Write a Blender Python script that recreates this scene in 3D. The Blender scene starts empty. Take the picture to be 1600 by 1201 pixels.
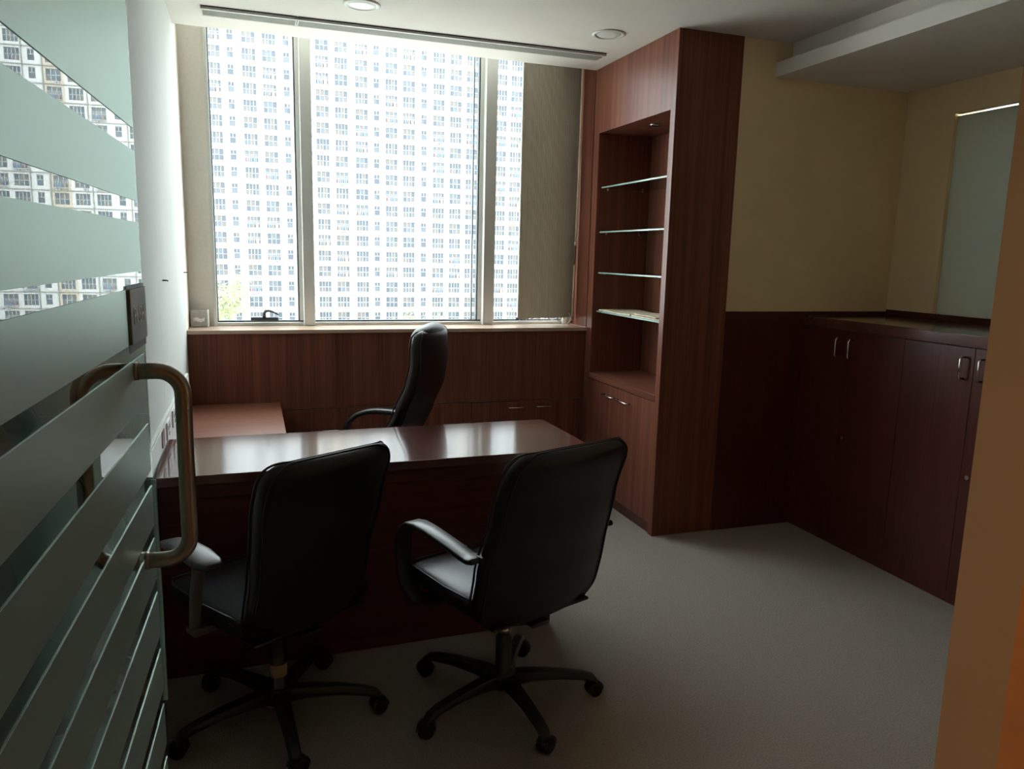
import bpy, bmesh, math, random
from mathutils import Vector, Matrix
random.seed(7)
S = bpy.context.scene
COL = S.collection
PI = math.pi

# ------------------------------------------------------------------ camera, world, exposure
CX, CZ = 0.3376, 1.5172
PITCH, ROLL, YAW, FPX = 0.1671, 0.0238, 0.3322, 1188.714
fw = Vector((math.sin(YAW)*math.cos(PITCH), math.cos(YAW)*math.cos(PITCH), -math.sin(PITCH)))
rt = Vector((math.cos(YAW), -math.sin(YAW), 0))
up = rt.cross(fw)
r2 = rt*math.cos(ROLL) + up*math.sin(ROLL)
u2 = -rt*math.sin(ROLL) + up*math.cos(ROLL)
cam_d = bpy.data.cameras.new('camera')
cam_d.sensor_fit = 'HORIZONTAL'
cam_d.sensor_width = 36.0
cam_d.lens = FPX/1600*36
cam_d.clip_start = 0.02
cam_d.clip_end = 1000
cam = bpy.data.objects.new('camera', cam_d)
COL.objects.link(cam)
cam.matrix_world = Matrix(((r2.x, u2.x, -fw.x, CX), (r2.y, u2.y, -fw.y, 0), (r2.z, u2.z, -fw.z, CZ), (0, 0, 0, 1)))
S.camera = cam

w = bpy.data.worlds.new('overcast_sky')
S.world = w
w.use_nodes = True
bg = w.node_tree.nodes['Background']
bg.inputs['Color'].default_value = (0.89, 0.955, 1.0, 1)
bg.inputs['Strength'].default_value = 6.0

S.view_settings.view_transform = 'Standard'
S.view_settings.look = 'None'
S.view_settings.gamma = 1
S.view_settings.use_curve_mapping = False
S.view_settings.exposure = 0.95

# ------------------------------------------------------------------ measured layout (metres)
H = 2.658            # ceiling
YS = 4.526           # parapet face / ceiling edge
HS = 1.072           # sill
YW = 4.79            # window frame, room side
X1 = 2.403           # bookcase front
YB = 3.553           # bookcase side / back wall
X2 = 2.784           # bookcase back
HW = 1.247           # wainscot top
X3 = 3.309           # low cabinet front
XR = 3.897           # right wall
YD = 0.43            # door wall, corridor side
YD2 = 0.632          # door wall, room side
XJ = 1.12            # right door jamb

# ------------------------------------------------------------------ helpers
class MB:
    def __init__(self):
        self.v = []; self.f = []; self.m = []; self.s = []
    def add(self, verts, faces, m=0, smooth=False):
        b = len(self.v)
        self.v += [tuple(p) for p in verts]
        for f in faces:
            self.f.append(tuple(i+b for i in f)); self.m.append(m); self.s.append(smooth)
        return self
    def box(self, x0, x1, y0, y1, z0, z1, m=0):
        v = [(x0,y0,z0),(x1,y0,z0),(x1,y1,z0),(x0,y1,z0),(x0,y0,z1),(x1,y0,z1),(x1,y1,z1),(x0,y1,z1)]
        return self.add(v, [(0,3,2,1),(4,5,6,7),(0,1,5,4),(1,2,6,5),(2,3,7,6),(3,0,4,7)], m)
    def prism(self, poly, axis, a0, a1, m=0, smooth=False):
        # poly: 2-D points; axis: extrusion axis
        def p3(p, a):
            return {'x': (a, p[0], p[1]), 'y': (p[0], a, p[1]), 'z': (p[0], p[1], a)}[axis]
        n = len(poly)
        v = [p3(p, a0) for p in poly] + [p3(p, a1) for p in poly]
        f = [tuple(range(n-1, -1, -1)), tuple(range(n, 2*n))]
        self.add(v, f, m)
        b = len(self.v) - 2*n
        for i in range(n):
            j = (i+1) % n
            self.f.append((b+i, b+j, b+n+j, b+n+i)); self.m.append(m); self.s.append(smooth)
        return self
    def rings(self, rings, m=0, smooth=True, close=False, caps=True):
        n = len(rings[0]); b = len(self.v)
        for r in rings: self.v += [tuple(p) for p in r]
        k = len(rings)
        for i in range(k if close else k-1):
            for j in range(n):
                a = b+i*n+j; a2 = b+i*n+(j+1) % n
                c = b+((i+1) % k)*n+j; c2 = b+((i+1) % k)*n+(j+1) % n
                self.f.append((a, a2, c2, c)); self.m.append(m); self.s.append(smooth)
        if caps and not close:
            self.f.append(tuple(b+j for j in range(n-1, -1, -1))); self.m.append(m); self.s.append(False)
            self.f.append(tuple(b+(k-1)*n+j for j in range(n))); self.m.append(m); self.s.append(False)
        return self
    def tube(self, pts, r, n=10, m=0, close=False):
        pts = [Vector(p) for p in pts]; rr = r if isinstance(r, (list, tuple)) else [r]*len(pts)
        rings = []; prev = None
        for i, p in enumerate(pts):
            if close: t = pts[(i+1) % len(pts)] - pts[i-1]
            else: t = pts[min(i+1, len(pts)-1)] - pts[max(i-1, 0)]
            t.normalize()
            if prev is None:
                u = t.cross(Vector((0,0,1)))
                if u.length < 1e-3: u = t.cross(Vector((1,0,0)))
            else:
                u = prev - t*prev.dot(t)
            u.normalize(); prev = u; vv = t.cross(u)
            rings.append([p + (u*math.cos(a)+vv*math.sin(a))*rr[i] for a in [2*PI*k/n for k in range(n)]])
        return self.rings(rings, m, True, close)
    def lathe(self, prof, c, n=24, m=0, axis='z'):
        rings = []
        for r, h in prof:
            ring = []
            for k in range(n):
                a = 2*PI*k/n
                q = (r*math.cos(a), r*math.sin(a), h)
                if axis == 'x': q = (q[2], q[0], q[1])
                if axis == 'y': q = (q[1], q[2], q[0])
                ring.append((c[0]+q[0], c[1]+q[1], c[2]+q[2]))
            rings.append(ring)
        return self.rings(rings, m)
    def sweep_x(self, path, x, wd, t, m=0):
        # flat strap: path in the y-z plane, wd wide along x, t thick
        P = [Vector((0, p[0], p[1])) for p in path]; rings = []
        for i, p in enumerate(P):
            tg = (P[min(i+1, len(P)-1)] - P[max(i-1, 0)]).normalized()
            nn = Vector((0, -tg.z, tg.y))
            h = wd/2; e = t*0.3
            sec = [(-h+e, -t/2), (h-e, -t/2), (h, -t/2+e), (h, t/2-e), (h-e, t/2), (-h+e, t/2), (-h, t/2-e), (-h, -t/2+e)]
            rings.append([Vector((x+a, 0, 0)) + p + nn*b for a, b in sec])
        return self.rings(rings, m)
    def build(self, name, mats, parent=None, local=False, bevel=0, seg=2, subsurf=0):
        me = bpy.data.meshes.new(name)
        me.from_pydata(self.v, [], self.f)
        mats = mats if isinstance(mats, (list, tuple)) else [mats]
        for mm in mats: me.materials.append(mm)
        me.polygons.foreach_set('material_index', self.m)
        me.polygons.foreach_set('use_smooth', self.s)
        bm = bmesh.new(); bm.from_mesh(me)
        bmesh.ops.recalc_face_normals(bm, faces=bm.faces)
        bm.to_mesh(me); bm.free()
        me.update()
        return link(name, me, parent, local, bevel, seg, subsurf)

def link(name, me, parent=None, local=False, bevel=0, seg=2, subsurf=0):
    o = bpy.data.objects.new(name, me)
    COL.objects.link(o)
    if parent is not None:
        o.parent = parent
        if not local:
            o.matrix_parent_inverse = WM(parent).inverted()
    if bevel:
        b = o.modifiers.new('bevel', 'BEVEL'); b.width = bevel; b.segments = seg; b.limit_method = 'ANGLE'
    if subsurf:
        b = o.modifiers.new('subsurf', 'SUBSURF'); b.levels = subsurf; b.render_levels = subsurf
    return o

def WM(o):
    m = Matrix.LocRotScale(o.location, o.rotation_euler, o.scale)
    if o.parent: m = WM(o.parent) @ o.matrix_parent_inverse @ m
    return m

def thing(name, label, cat, loc=(0,0,0), rz=0, group=None):
    o = bpy.data.objects.new(name, None); COL.objects.link(o)
    o.empty_display_size = 0.1
    o.location = loc; o.rotation_euler = (0, 0, rz)
    return tag(o, label, cat, group)

def tag(o, label=None, cat=None, group=None, kind=None):
    if label: o['label'] = label
    if cat: o['category'] = cat
    if group: o['group'] = group
    if kind: o['kind'] = kind
    return o

def struct(name, mb, mats, label=None, cat=None, **k):
    return tag(mb.build(name, mats, **k), label, cat, None, 'structure')

def struct_empty(name, loc, label=None, cat=None):
    o = bpy.data.objects.new(name, None); COL.objects.link(o); o.location = loc
    return tag(o, label, cat, None, 'structure')

def box(*a): return MB().box(*a)

# ------------------------------------------------------------------ materials
def new_mat(name):
    m = bpy.data.materials.new(name); m.use_nodes = True
    nt = m.node_tree
    return m, nt, nt.nodes['Principled BSDF'], nt.nodes['Material Output']

def plain(name, col, rough=0.5, metal=0.0, spec=0.5, noise=0.0, scale=40, bump=0.0, coat=0.0):
    m, nt, p, out = new_mat(name)
    p.inputs['Base Color'].default_value = (*col, 1)
    p.inputs['Roughness'].default_value = rough
    p.inputs['Metallic'].default_value = metal
    p.inputs['Specular IOR Level'].default_value = spec
    p.inputs['Coat Weight'].default_value = coat
    if noise or bump:
        tc = nt.nodes.new('ShaderNodeTexCoord')
        n = nt.nodes.new('ShaderNodeTexNoise'); n.inputs['Scale'].default_value = scale; n.inputs['Detail'].default_value = 5
        nt.links.new(tc.outputs['Object'], n.inputs['Vector'])
        if noise:
            r = nt.nodes.new('ShaderNodeValToRGB')
            r.color_ramp.elements[0].position = 0.3; r.color_ramp.elements[1].position = 0.7
            r.color_ramp.elements[0].color = (*[c*(1-noise) for c in col], 1)
            r.color_ramp.elements[1].color = (*[min(1, c*(1+noise)) for c in col], 1)
            nt.links.new(n.outputs['Fac'], r.inputs['Fac']); nt.links.new(r.outputs['Color'], p.inputs['Base Color'])
        if bump:
            b = nt.nodes.new('ShaderNodeBump'); b.inputs['Strength'].default_value = bump; b.inputs['Distance'].default_value = 0.004
            nt.links.new(n.outputs['Fac'], b.inputs['Height']); nt.links.new(b.outputs['Normal'], p.inputs['Normal'])
    return m

def wood(name, dark, light, axis='z', rough=0.35, spec=0.5, fine=1.0, coat=0.0):
    m, nt, p, out = new_mat(name)
    tc = nt.nodes.new('ShaderNodeTexCoord')
    def grain(sc, st, det):
        mp = nt.nodes.new('ShaderNodeMapping')
        s = [sc*fine]*3; s['xyz'.index(axis)] = st
        mp.inputs['Scale'].default_value = s
        n = nt.nodes.new('ShaderNodeTexNoise'); n.inputs['Scale'].default_value = 1.0; n.inputs['Detail'].default_value = det
        nt.links.new(tc.outputs['Object'], mp.inputs['Vector']); nt.links.new(mp.outputs['Vector'], n.inputs['Vector'])
        return n
    a = grain(120, 1.5, 4); b = grain(22, 0.5, 3)
    mx = nt.nodes.new('ShaderNodeMath'); mx.operation = 'ADD'
    m1 = nt.nodes.new('ShaderNodeMath'); m1.operation = 'MULTIPLY'; m1.inputs[1].default_value = 0.5
    m2 = nt.nodes.new('ShaderNodeMath'); m2.operation = 'MULTIPLY'; m2.inputs[1].default_value = 0.5
    nt.links.new(a.outputs['Fac'], m1.inputs[0]); nt.links.new(b.outputs['Fac'], m2.inputs[0])
    nt.links.new(m1.outputs[0], mx.inputs[0]); nt.links.new(m2.outputs[0], mx.inputs[1])
    r = nt.nodes.new('ShaderNodeValToRGB')
    r.color_ramp.elements[0].position = 0.33; r.color_ramp.elements[0].color = (*dark, 1)
    r.color_ramp.elements[1].position = 0.67; r.color_ramp.elements[1].color = (*light, 1)
    nt.links.new(mx.outputs[0], r.inputs['Fac']); nt.links.new(r.outputs['Color'], p.inputs['Base Color'])
    p.inputs['Roughness'].default_value = rough
    p.inputs['Specular IOR Level'].default_value = spec
    p.inputs['Coat Weight'].default_value = coat; p.inputs['Coat Roughness'].default_value = 0.12
    return m

def pane(name, tint, ior=1.5, gain=1.0):
    m, nt, p, out = new_mat(name)
    nt.nodes.remove(p)
    tr = nt.nodes.new('ShaderNodeBsdfTransparent'); tr.inputs['Color'].default_value = (*tint, 1)
    gl = nt.nodes.new('ShaderNodeBsdfGlossy'); gl.inputs['Roughness'].default_value = 0.0
    fr = nt.nodes.new('ShaderNodeFresnel'); fr.inputs['IOR'].default_value = ior
    ge = nt.nodes.new('ShaderNodeNewGeometry')
    inv = nt.nodes.new('ShaderNodeMath'); inv.operation = 'SUBTRACT'; inv.inputs[0].default_value = gain
    nt.links.new(ge.outputs['Backfacing'], inv.inputs[1])
    mu = nt.nodes.new('ShaderNodeMath'); mu.operation = 'MULTIPLY'; mu.use_clamp = True
    nt.links.new(fr.outputs['Fac'], mu.inputs[0]); nt.links.new(inv.outputs[0], mu.inputs[1])
    mxn = nt.nodes.new('ShaderNodeMath'); mxn.operation = 'MAXIMUM'; mxn.inputs[1].default_value = 0.0
    nt.links.new(mu.outputs[0], mxn.inputs[0])
    # back faces let the light through unreflected
    bf = nt.nodes.new('ShaderNodeMath'); bf.operation = 'MULTIPLY'
    nb = nt.nodes.new('ShaderNodeMath'); nb.operation = 'SUBTRACT'; nb.inputs[0].default_value = 1.0
    nt.links.new(ge.outputs['Backfacing'], nb.inputs[1])
    nt.links.new(mxn.outputs[0], bf.inputs[0]); nt.links.new(nb.outputs[0], bf.inputs[1])
    mix = nt.nodes.new('ShaderNodeMixShader')
    nt.links.new(bf.outputs[0], mix.inputs['Fac'])
    nt.links.new(tr.outputs[0], mix.inputs[1]); nt.links.new(gl.outputs[0], mix.inputs[2])
    nt.links.new(mix.outputs[0], out.inputs['Surface'])
    return m

def sheet(name, col, trans, rough=0.5, transp=0.0, tcol=None, gloss=0.04, noise=0.0, axis=None, gcol=(1, 1, 1), facing=False):
    """diffuse + translucent sheet (frosted film, blind fabric, leaves)"""
    m, nt, p, out = new_mat(name)
    nt.nodes.remove(p)
    d = nt.nodes.new('ShaderNodeBsdfDiffuse'); d.inputs['Color'].default_value = (*col, 1)
    t = nt.nodes.new('ShaderNodeBsdfTranslucent'); t.inputs['Color'].default_value = (*(tcol or col), 1)
    mix = nt.nodes.new('ShaderNodeMixShader'); mix.inputs['Fac'].default_value = trans
    nt.links.new(d.outputs[0], mix.inputs[1]); nt.links.new(t.outputs[0], mix.inputs[2])
    last = mix
    if gloss:
        g = nt.nodes.new('ShaderNodeBsdfGlossy'); g.inputs['Roughness'].default_value = rough; g.inputs['Color'].default_value = (*gcol, 1)
        mg = nt.nodes.new('ShaderNodeMixShader'); mg.inputs['Fac'].default_value = gloss
        if facing:
            lw = nt.nodes.new('ShaderNodeLayerWeight'); lw.inputs['Blend'].default_value = 0.5
            mm = nt.nodes.new('ShaderNodeMath'); mm.operation = 'MULTIPLY'; mm.inputs[1].default_value = gloss
            nt.links.new(lw.outputs['Facing'], mm.inputs[0]); nt.links.new(mm.outputs[0], mg.inputs['Fac'])
        nt.links.new(last.outputs[0], mg.inputs[1]); nt.links.new(g.outputs[0], mg.inputs[2]); last = mg
    if transp:
        tr = nt.nodes.new('ShaderNodeBsdfTransparent'); tr.inputs['Color'].default_value = (*(tcol or col), 1)
        m2 = nt.nodes.new('ShaderNodeMixShader'); m2.inputs['Fac'].default_value = transp
        nt.links.new(last.outputs[0], m2.inputs[1]); nt.links.new(tr.outputs[0], m2.inputs[2]); last = m2
    if noise:
        tc = nt.nodes.new('ShaderNodeTexCoord'); n = nt.nodes.new('ShaderNodeTexNoise')
        mp = nt.nodes.new('ShaderNodeMapping'); s = [150, 150, 150]
        if axis: s['xyz'.index(axis)] = 2
        mp.inputs['Scale'].default_value = s; n.inputs['Scale'].default_value = 1
        nt.links.new(tc.outputs['Object'], mp.inputs['Vector']); nt.links.new(mp.outputs['Vector'], n.inputs['Vector'])
        r = nt.nodes.new('ShaderNodeValToRGB')
        r.color_ramp.elements[0].position = .3; r.color_ramp.elements[1].position = .7
        r.color_ramp.elements[0].color = (*[c*(1-noise) for c in col], 1); r.color_ramp.elements[1].color = (*[c*(1+noise) for c in col], 1)
        nt.links.new(n.outputs['Fac'], r.inputs['Fac']); nt.links.new(r.outputs['Color'], d.inputs['Color'])
    nt.links.new(last.outputs[0], out.inputs['Surface'])
    return m

M = {}
WD, WL = (0.112, 0.035, 0.024), (0.248, 0.092, 0.056)
M['wood'] = wood('mahogany_veneer', WD, WL, 'z', 0.34, 0.20)
M['wood_h'] = wood('mahogany_veneer_across', WD, WL, 'y', 0.30, 0.5)
M['desk'] = wood('polished_desk_top', (0.075, 0.026, 0.023), (0.13, 0.048, 0.039), 'x', 0.13, 0.80, 0.6, 0.7)
M['desk_side'] = wood('desk_panel_veneer', (0.070, 0.018, 0.014), (0.13, 0.036, 0.024), 'x', 0.32, 0.4)
M['cab'] = wood('cabinet_laminate', (0.060, 0.014, 0.011), (0.105, 0.027, 0.019), 'z', 0.28, 0.42)
M['return'] = wood('return_top_laminate', (0.17, 0.062, 0.038), (0.26, 0.105, 0.064), 'x', 0.38, 0.35)
M['sill'] = wood('sill_laminate', (0.48, 0.34, 0.25), (0.58, 0.43, 0.33), 'x', 0.20, 0.6)
M['ceil'] = plain('ceiling_paint', (0.77, 0.735, 0.68), 0.9, 0, 0.2, 0.02, 3, 0.02)
M['wall_l'] = plain('white_green_paint', (0.64, 0.67, 0.635), 0.75, 0, 0.25, 0.02, 4, 0.03)
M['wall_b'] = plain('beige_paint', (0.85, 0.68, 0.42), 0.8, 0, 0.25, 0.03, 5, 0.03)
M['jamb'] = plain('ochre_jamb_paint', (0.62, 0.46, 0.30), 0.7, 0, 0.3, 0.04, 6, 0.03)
M['pier'] = plain('greige_pier_paint', (0.78, 0.74, 0.67), 0.8, 0, 0.25, 0.03, 60, 0.05)
M['carpet'] = plain('grey_beige_carpet', (0.305, 0.268, 0.240), 1.0, 0, 0.05, 0.16, 160, 0.9)
M['dark_in'] = plain('dark_void', (0.03, 0.03, 0.03), 0.9)
M['frame'] = plain('grey_aluminium_frame', (0.66, 0.67, 0.64), 0.45, 0.15, 0.5)
M['frame_d'] = plain('dark_gasket', (0.06, 0.075, 0.085), 0.5)
M['black'] = plain('black_leather', (0.008, 0.008, 0.0095), 0.38, 0, 0.5, 0.2, 220, 0.12)
M['fabric'] = plain('black_seat_fabric', (0.010, 0.010, 0.011), 0.85, 0, 0.2, 0.2, 300, 0.3)
M['black_p'] = plain('black_plastic', (0.012, 0.012, 0.013), 0.34, 0, 0.5)
M['arm'] = plain('arm_plastic', (0.014, 0.015, 0.017), 0.38, 0, 0.5)
M['wheel'] = plain('caster_rubber', (0.014, 0.013, 0.013), 0.55)
M['chrome'] = plain('brushed_steel', (0.62, 0.60, 0.56), 0.25, 1.0)
M['bronze'] = plain('satin_pull_steel', (0.42, 0.36, 0.30), 0.30, 1.0)
M['white_p'] = plain('white_plastic', (0.80, 0.82, 0.80), 0.45)
M['grille'] = plain('grille_enamel', (0.56, 0.56, 0.52), 0.5)
M['cream'] = plain('cream_wand', (0.90, 0.80, 0.64), 0.4)
M['sticker'] = plain('tan_sticker', (0.55, 0.36, 0.20), 0.7)
M['greybox'] = plain('grey_plastic_box', (0.46, 0.45, 0.41), 0.5, 0, 0.4, 0.1, 60)
M['brownplate'] = plain('brown_plate', (0.21, 0.13, 0.09), 0.5)
M['paper'] = plain('newsprint', (0.62, 0.55, 0.42), 0.85, 0, 0.2, 0.12, 30)
M['sign'] = plain('grey_sign_plate', (0.33, 0.35, 0.36), 0.55, 0.0, 0.4)
M['signtxt'] = plain('sign_lettering', (0.72, 0.76, 0.76), 0.5)
M['orange'] = plain('orange_wood_frame', (0.85, 0.38, 0.15), 0.45, 0, 0.4, 0.08, 20)
M['bracket'] = plain('grey_bracket', (0.13, 0.105, 0.09), 0.5)
M['glass'] = pane('window_glass', (0.965, 0.985, 0.975), 1.5)
M['door_glass'] = pane('door_glass', (0.80, 0.90, 0.86), 1.75, 1.35)
M['shelf_glass'] = plain('green_shelf_glass', (0.10, 0.17, 0.155), 0.05, 0, 0.6)
M['shelf_glass'] = pane('shelf_glass', (0.80, 0.90, 0.87), 1.5)
M['edge_glass'] = sheet('glass_edge', (0.42, 0.60, 0.56), 0.4, 0.2, 0.0, None, 0.12)
M['frost'] = sheet('frosted_film', (0.60, 0.84, 0.74), 0.40, 0.42, 0.0, (0.50, 0.74, 0.64), 0.95, gcol=(0.80, 0.96, 0.915), facing=True)
M['frost2'] = sheet('frosted_panel', (0.27, 0.28, 0.24), 0.3, 0.3, 0.0, None, 0.06)
M['blind'] = sheet('corrugated_blind_fabric', (0.455, 0.42, 0.365), 0.25, 0.6, 0.0, (0.55, 0.48, 0.38), 0.0, 0.18, 'z')
M['fwhite'] = plain('facade_white', (0.34, 0.34, 0.33), 0.9, 0, 0.2, 0.03, 0.6)
M['fcream'] = plain('facade_cream', (0.30, 0.265, 0.215), 0.9, 0, 0.2, 0.04, 0.6)
M['fgrey'] = plain('facade_ledge', (0.15, 0.145, 0.135), 0.9)
M['fframe'] = plain('facade_window_frame', (0.30, 0.31, 0.31), 0.8, 0, 0.2)
M['fpane_a'] = plain('facade_pane', (0.040, 0.052, 0.064), 0.25, 0, 0.36)
M['fpane_b'] = plain('facade_pane_pale', (0.058, 0.072, 0.085), 0.25, 0, 0.38)
M['fpane_c'] = plain('facade_pane_curtain', (0.080, 0.076, 0.072), 0.35, 0, 0.36)
M['fac'] = plain('facade_ac_unit', (0.22, 0.22, 0.21), 0.7)
M['fac_d'] = plain('facade_ac_fan', (0.10, 0.10, 0.105), 0.7)
M['cloth_r'] = plain('hung_cloth_red', (0.16, 0.09, 0.085), 0.9)
M['cloth_b'] = plain('hung_cloth_blue', (0.07, 0.10, 0.16), 0.9)
M['leaf'] = sheet('pale_leaf', (0.20, 0.225, 0.115), 0.3, 0.5, 0.0, None, 0.02)
M['bark'] = plain('bark', (0.22, 0.17, 0.12), 0.9)
M['ground'] = plain('far_ground', (0.50, 0.50, 0.46), 1.0, 0, 0.1, 0.1, 0.1)
M['lamp_glass'] = plain('downlight_diffuser', (0.78, 0.78, 0.74), 0.4)
M['lamp_ring'] = plain('downlight_ring', (0.66, 0.66, 0.62), 0.45)

# ------------------------------------------------------------------ room shell
struct('floor', box(-1.6, 4.1, -1.7, 5.0, -0.12, 0.0), M['carpet'], 'worn grey beige carpet floor of the office', 'floor')
struct('ceiling', MB().box(-0.2, 4.1, -1.7, YS, H, 2.95).box(-0.2, 4.1, YS, 5.0, 2.90, 3.0), M['ceil'], 'white painted plaster ceiling', 'ceiling')
o = struct_empty('wall_left', (0, 0, 0), 'pale painted left wall with a panel joint', 'wall')
MB().box(-0.2, 0.0, YD, 3.268, 0, H).build('wall_panel', M['wall_l'], o)
MB().box(-0.2, 0.0, 3.2705, YS, 0, H).build('wall_panel', M['wall_l'], o)
MB().box(-0.2, -0.003, 3.26, 3.28, 0, H).build('joint', M['bracket'], o)
for (y, z) in ((3.425, 1.386), (4.50, 1.389)):
    MB().tube([(-.002, y, z), (0.012, y, z), (0.02, y+.004, z-.002)], 0.003, 8).build('nail', M['frame_d'], o)
# window wall: parapet, left pier, right return, head
o = struct_empty('wall_window', (0, YS, 0), 'parapet wall under the window, clad in dark wood', 'wall')
MB().box(-0.2, 4.1, YS+0.012, 5.0, 0, HS-0.03).build('parapet', M['pier'], o)
MB().box(-0.2, 0.132, YW, 5.0, HS-0.03, 2.95).build('pier', M['pier'], o)
MB().box(-0.2, 0.0, YS, YW, 0, 2.95).build('reveal', M['pier'], o)
MB().box(X1+0.022, 4.1, YW, 5.0, HS-0.03, 2.95).build('pier', M['pier'], o)
# veneered panel boards, hairline joints
bx = [0.0, 0.80, 1.60, X1]
for a, b in zip(bx[:-1], bx[1:]):
    MB().box(a+0.0006, b-0.0006, YS, YS+0.012, 0.607, HS-0.022).build('panel_board', M['wood'], o, bevel=0.0008)
o2 = struct_empty('trim_1', (X1, YS, HS), 'wood panelled reveal between blind and bookcase', 'trim')
MB().box(X1, X1+0.02, YS+0.0125, YW, HS, 2.9).build('reveal_board', M['wood'], o2)
struct('window_sill', box(0.0, X1, YS-0.012, YW+0.02, HS-0.022, HS), M['sill'], 'light wood window sill ledge above the panelling', 'window sill', bevel=0.002)
# back wall, wainscot, right wall
struct('wall_back', box(X2, 4.1, YB+0.004, YB+0.12, 0, H), M['wall_b'], 'beige wall beside the tall bookcase', 'wall')
o = struct_empty('trim_2', (X2, YB, 0), 'dark wood wainscot panel beside the bookcase', 'trim')
MB().box(X2+0.001, X3+0.03, YB-0.006, YB+0.004, 0, HW).build('wainscot_board', M['cab'], o, bevel=0.001)
MB().box(X3+0.03, XR, YB-0.006, YB+0.004, 1.226, HW).build('backsplash', M['cab'], o)
o = struct_empty('wall_right', (XR, 2.2, 0), 'beige right wall with a frosted glass opening', 'wall')
gy0, gy1, gz0, gz1 = 1.9, 3.232, HW, 2.314
MB().box(XR, 4.1, YD, YB+0.1, 0, gz0).build('wall_below', M['wall_b'], o)
MB().box(XR, 4.1, YD, YB+0.1, gz1, H).build('wall_above', M['wall_b'], o)
MB().box(XR, 4.1, gy1, YB+0.1, gz0, gz1).build('wall_side', M['wall_b'], o)
MB().box(XR, 4.1, YD, gy0, gz0, gz1).build('wall_side', M['wall_b'], o)
o = struct_empty('window_2', (XR, 2.5, gz0), 'frosted green glass panel set in the beige right wall', 'glass panel')
MB().box(XR+0.022, XR+0.034, gy0, gy1, gz0, gz1-0.01).build('pane', M['frost2'], o)
MB().box(XR+0.001, XR+0.040, gy0, gy1-0.02, gz1-0.006, gz1).build('top_glint_strip', M['chrome'], o)  # added glossy strip imitating the bright line of light along the pane top
struct('baseboard_right', box(XR-0.012, XR, 1.306, YB-0.006, 1.226, HW+0.012), M['cab'], 'dark wood strip along the wall above the cabinet top', 'trim')
# soffit with its cove
struct('trim_3', box(2.99, XR, YD2, YB+0.004, 2.477, 2.550), M['ceil'], 'white dropped soffit ledge along the right wall', 'soffit')
struct('trim_4', box(3.09, XR, YD2, YB+0.004, 2.550, H), M['ceil'], 'white cove face above the soffit ledge', 'soffit')
# door wall
o = struct_empty('wall_front', (XJ, YD, 0), 'doorway wall with ochre jamb at the right edge', 'wall')
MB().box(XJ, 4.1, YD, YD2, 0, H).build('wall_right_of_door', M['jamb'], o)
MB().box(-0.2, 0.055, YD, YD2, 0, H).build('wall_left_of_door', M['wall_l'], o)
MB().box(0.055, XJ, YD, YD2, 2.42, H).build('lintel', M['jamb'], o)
o = struct_empty('trim_5', (XJ, YD, 0), 'orange brown wooden door frame strip on the jamb', 'door frame')
MB().box(XJ-0.010, XJ, YD-0.01, 0.548, 0, 2.42).build('frame_post', M['orange'], o)
# corridor shell behind the camera
o = struct_empty('wall_corridor', (0, -1.6, 0), 'corridor walls behind the doorway', 'wall')
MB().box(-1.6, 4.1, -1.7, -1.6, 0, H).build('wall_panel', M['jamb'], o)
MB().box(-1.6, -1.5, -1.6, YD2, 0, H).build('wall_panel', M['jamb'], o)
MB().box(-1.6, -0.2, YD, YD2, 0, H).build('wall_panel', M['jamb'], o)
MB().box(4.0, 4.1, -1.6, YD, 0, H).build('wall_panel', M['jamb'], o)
MB().box(-1.6, -0.2, -1.7, YD2, H, 2.95).build('ceiling_panel', M['ceil'], o)

# ------------------------------------------------------------------ window_1
o = struct_empty('window_1', (1.2, YW, HS), 'three bay aluminium window looking onto apartment blocks', 'window')
WT = 2.88
def mull(x0, x1): MB().box(x0, x1, YW-0.045, YW+0.06, HS, WT).build('mullion', M['frame'], o, bevel=0.003)
mull(0.640, 0.705); mull(1.762, 1.836)
MB().box(0.132, 0.150, YW-0.02, YW+0.06, HS, WT).build('jamb_frame', M['frame'], o)
MB().box(2.335, 2.365, YW-0.02, YW+0.06, HS, WT).build('jamb_frame', M['white_p'], o)
MB().box(2.365, X1, YW, YW+0.06, HS, WT).build('jamb_frame', M['pier'], o)
MB().box(0.132, X1, YW-0.01, YW+0.06, WT-0.03, WT+0.02).build('head_frame', M['frame'], o)
for i, (a, b) in enumerate(((0.150, 0.640), (0.705, 1.762), (1.836, 2.335))):
    MB().box(a, b, YW-0.01, YW+0.06, HS, HS+0.020).build('bottom_rail', M['frame'], o, bevel=0.002)
    MB().box(a, b, YW+0.012, YW+0.05, HS+0.020, HS+0.030).build('gasket', M['frame_d'], o)
    # sash: light strip plus dark lines along the right side
    MB().box(b-0.022, b, YW+0.004, YW+0.05, HS+0.03, WT-0.03).build('sash_stile', M['frame'], o)
    MB().box(b-0.030, b-0.022, YW+0.012, YW+0.05, HS+0.03, WT-0.03).build('gasket', M['frame_d'], o)
    MB().box(a, a+0.006, YW+0.012, YW+0.05, HS+0.03, WT-0.03).build('gasket', M['frame_d'], o)
    MB().box(a, b, YW+0.028, YW+0.034, HS+0.03, WT-0.03).build('pane', M['glass'], o)
MB().box(1.70, 1.706, YW+0.02, YW+0.05, HS+0.03, WT-0.03).build('gasket', M['frame_d'], o)
hd = MB().box(0.335, 0.493, YW-0.022, YW-0.002, HS+0.030, HS+0.052)
hb = hd.build('window_handle', M['frame_d'], o, bevel=0.005)
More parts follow.
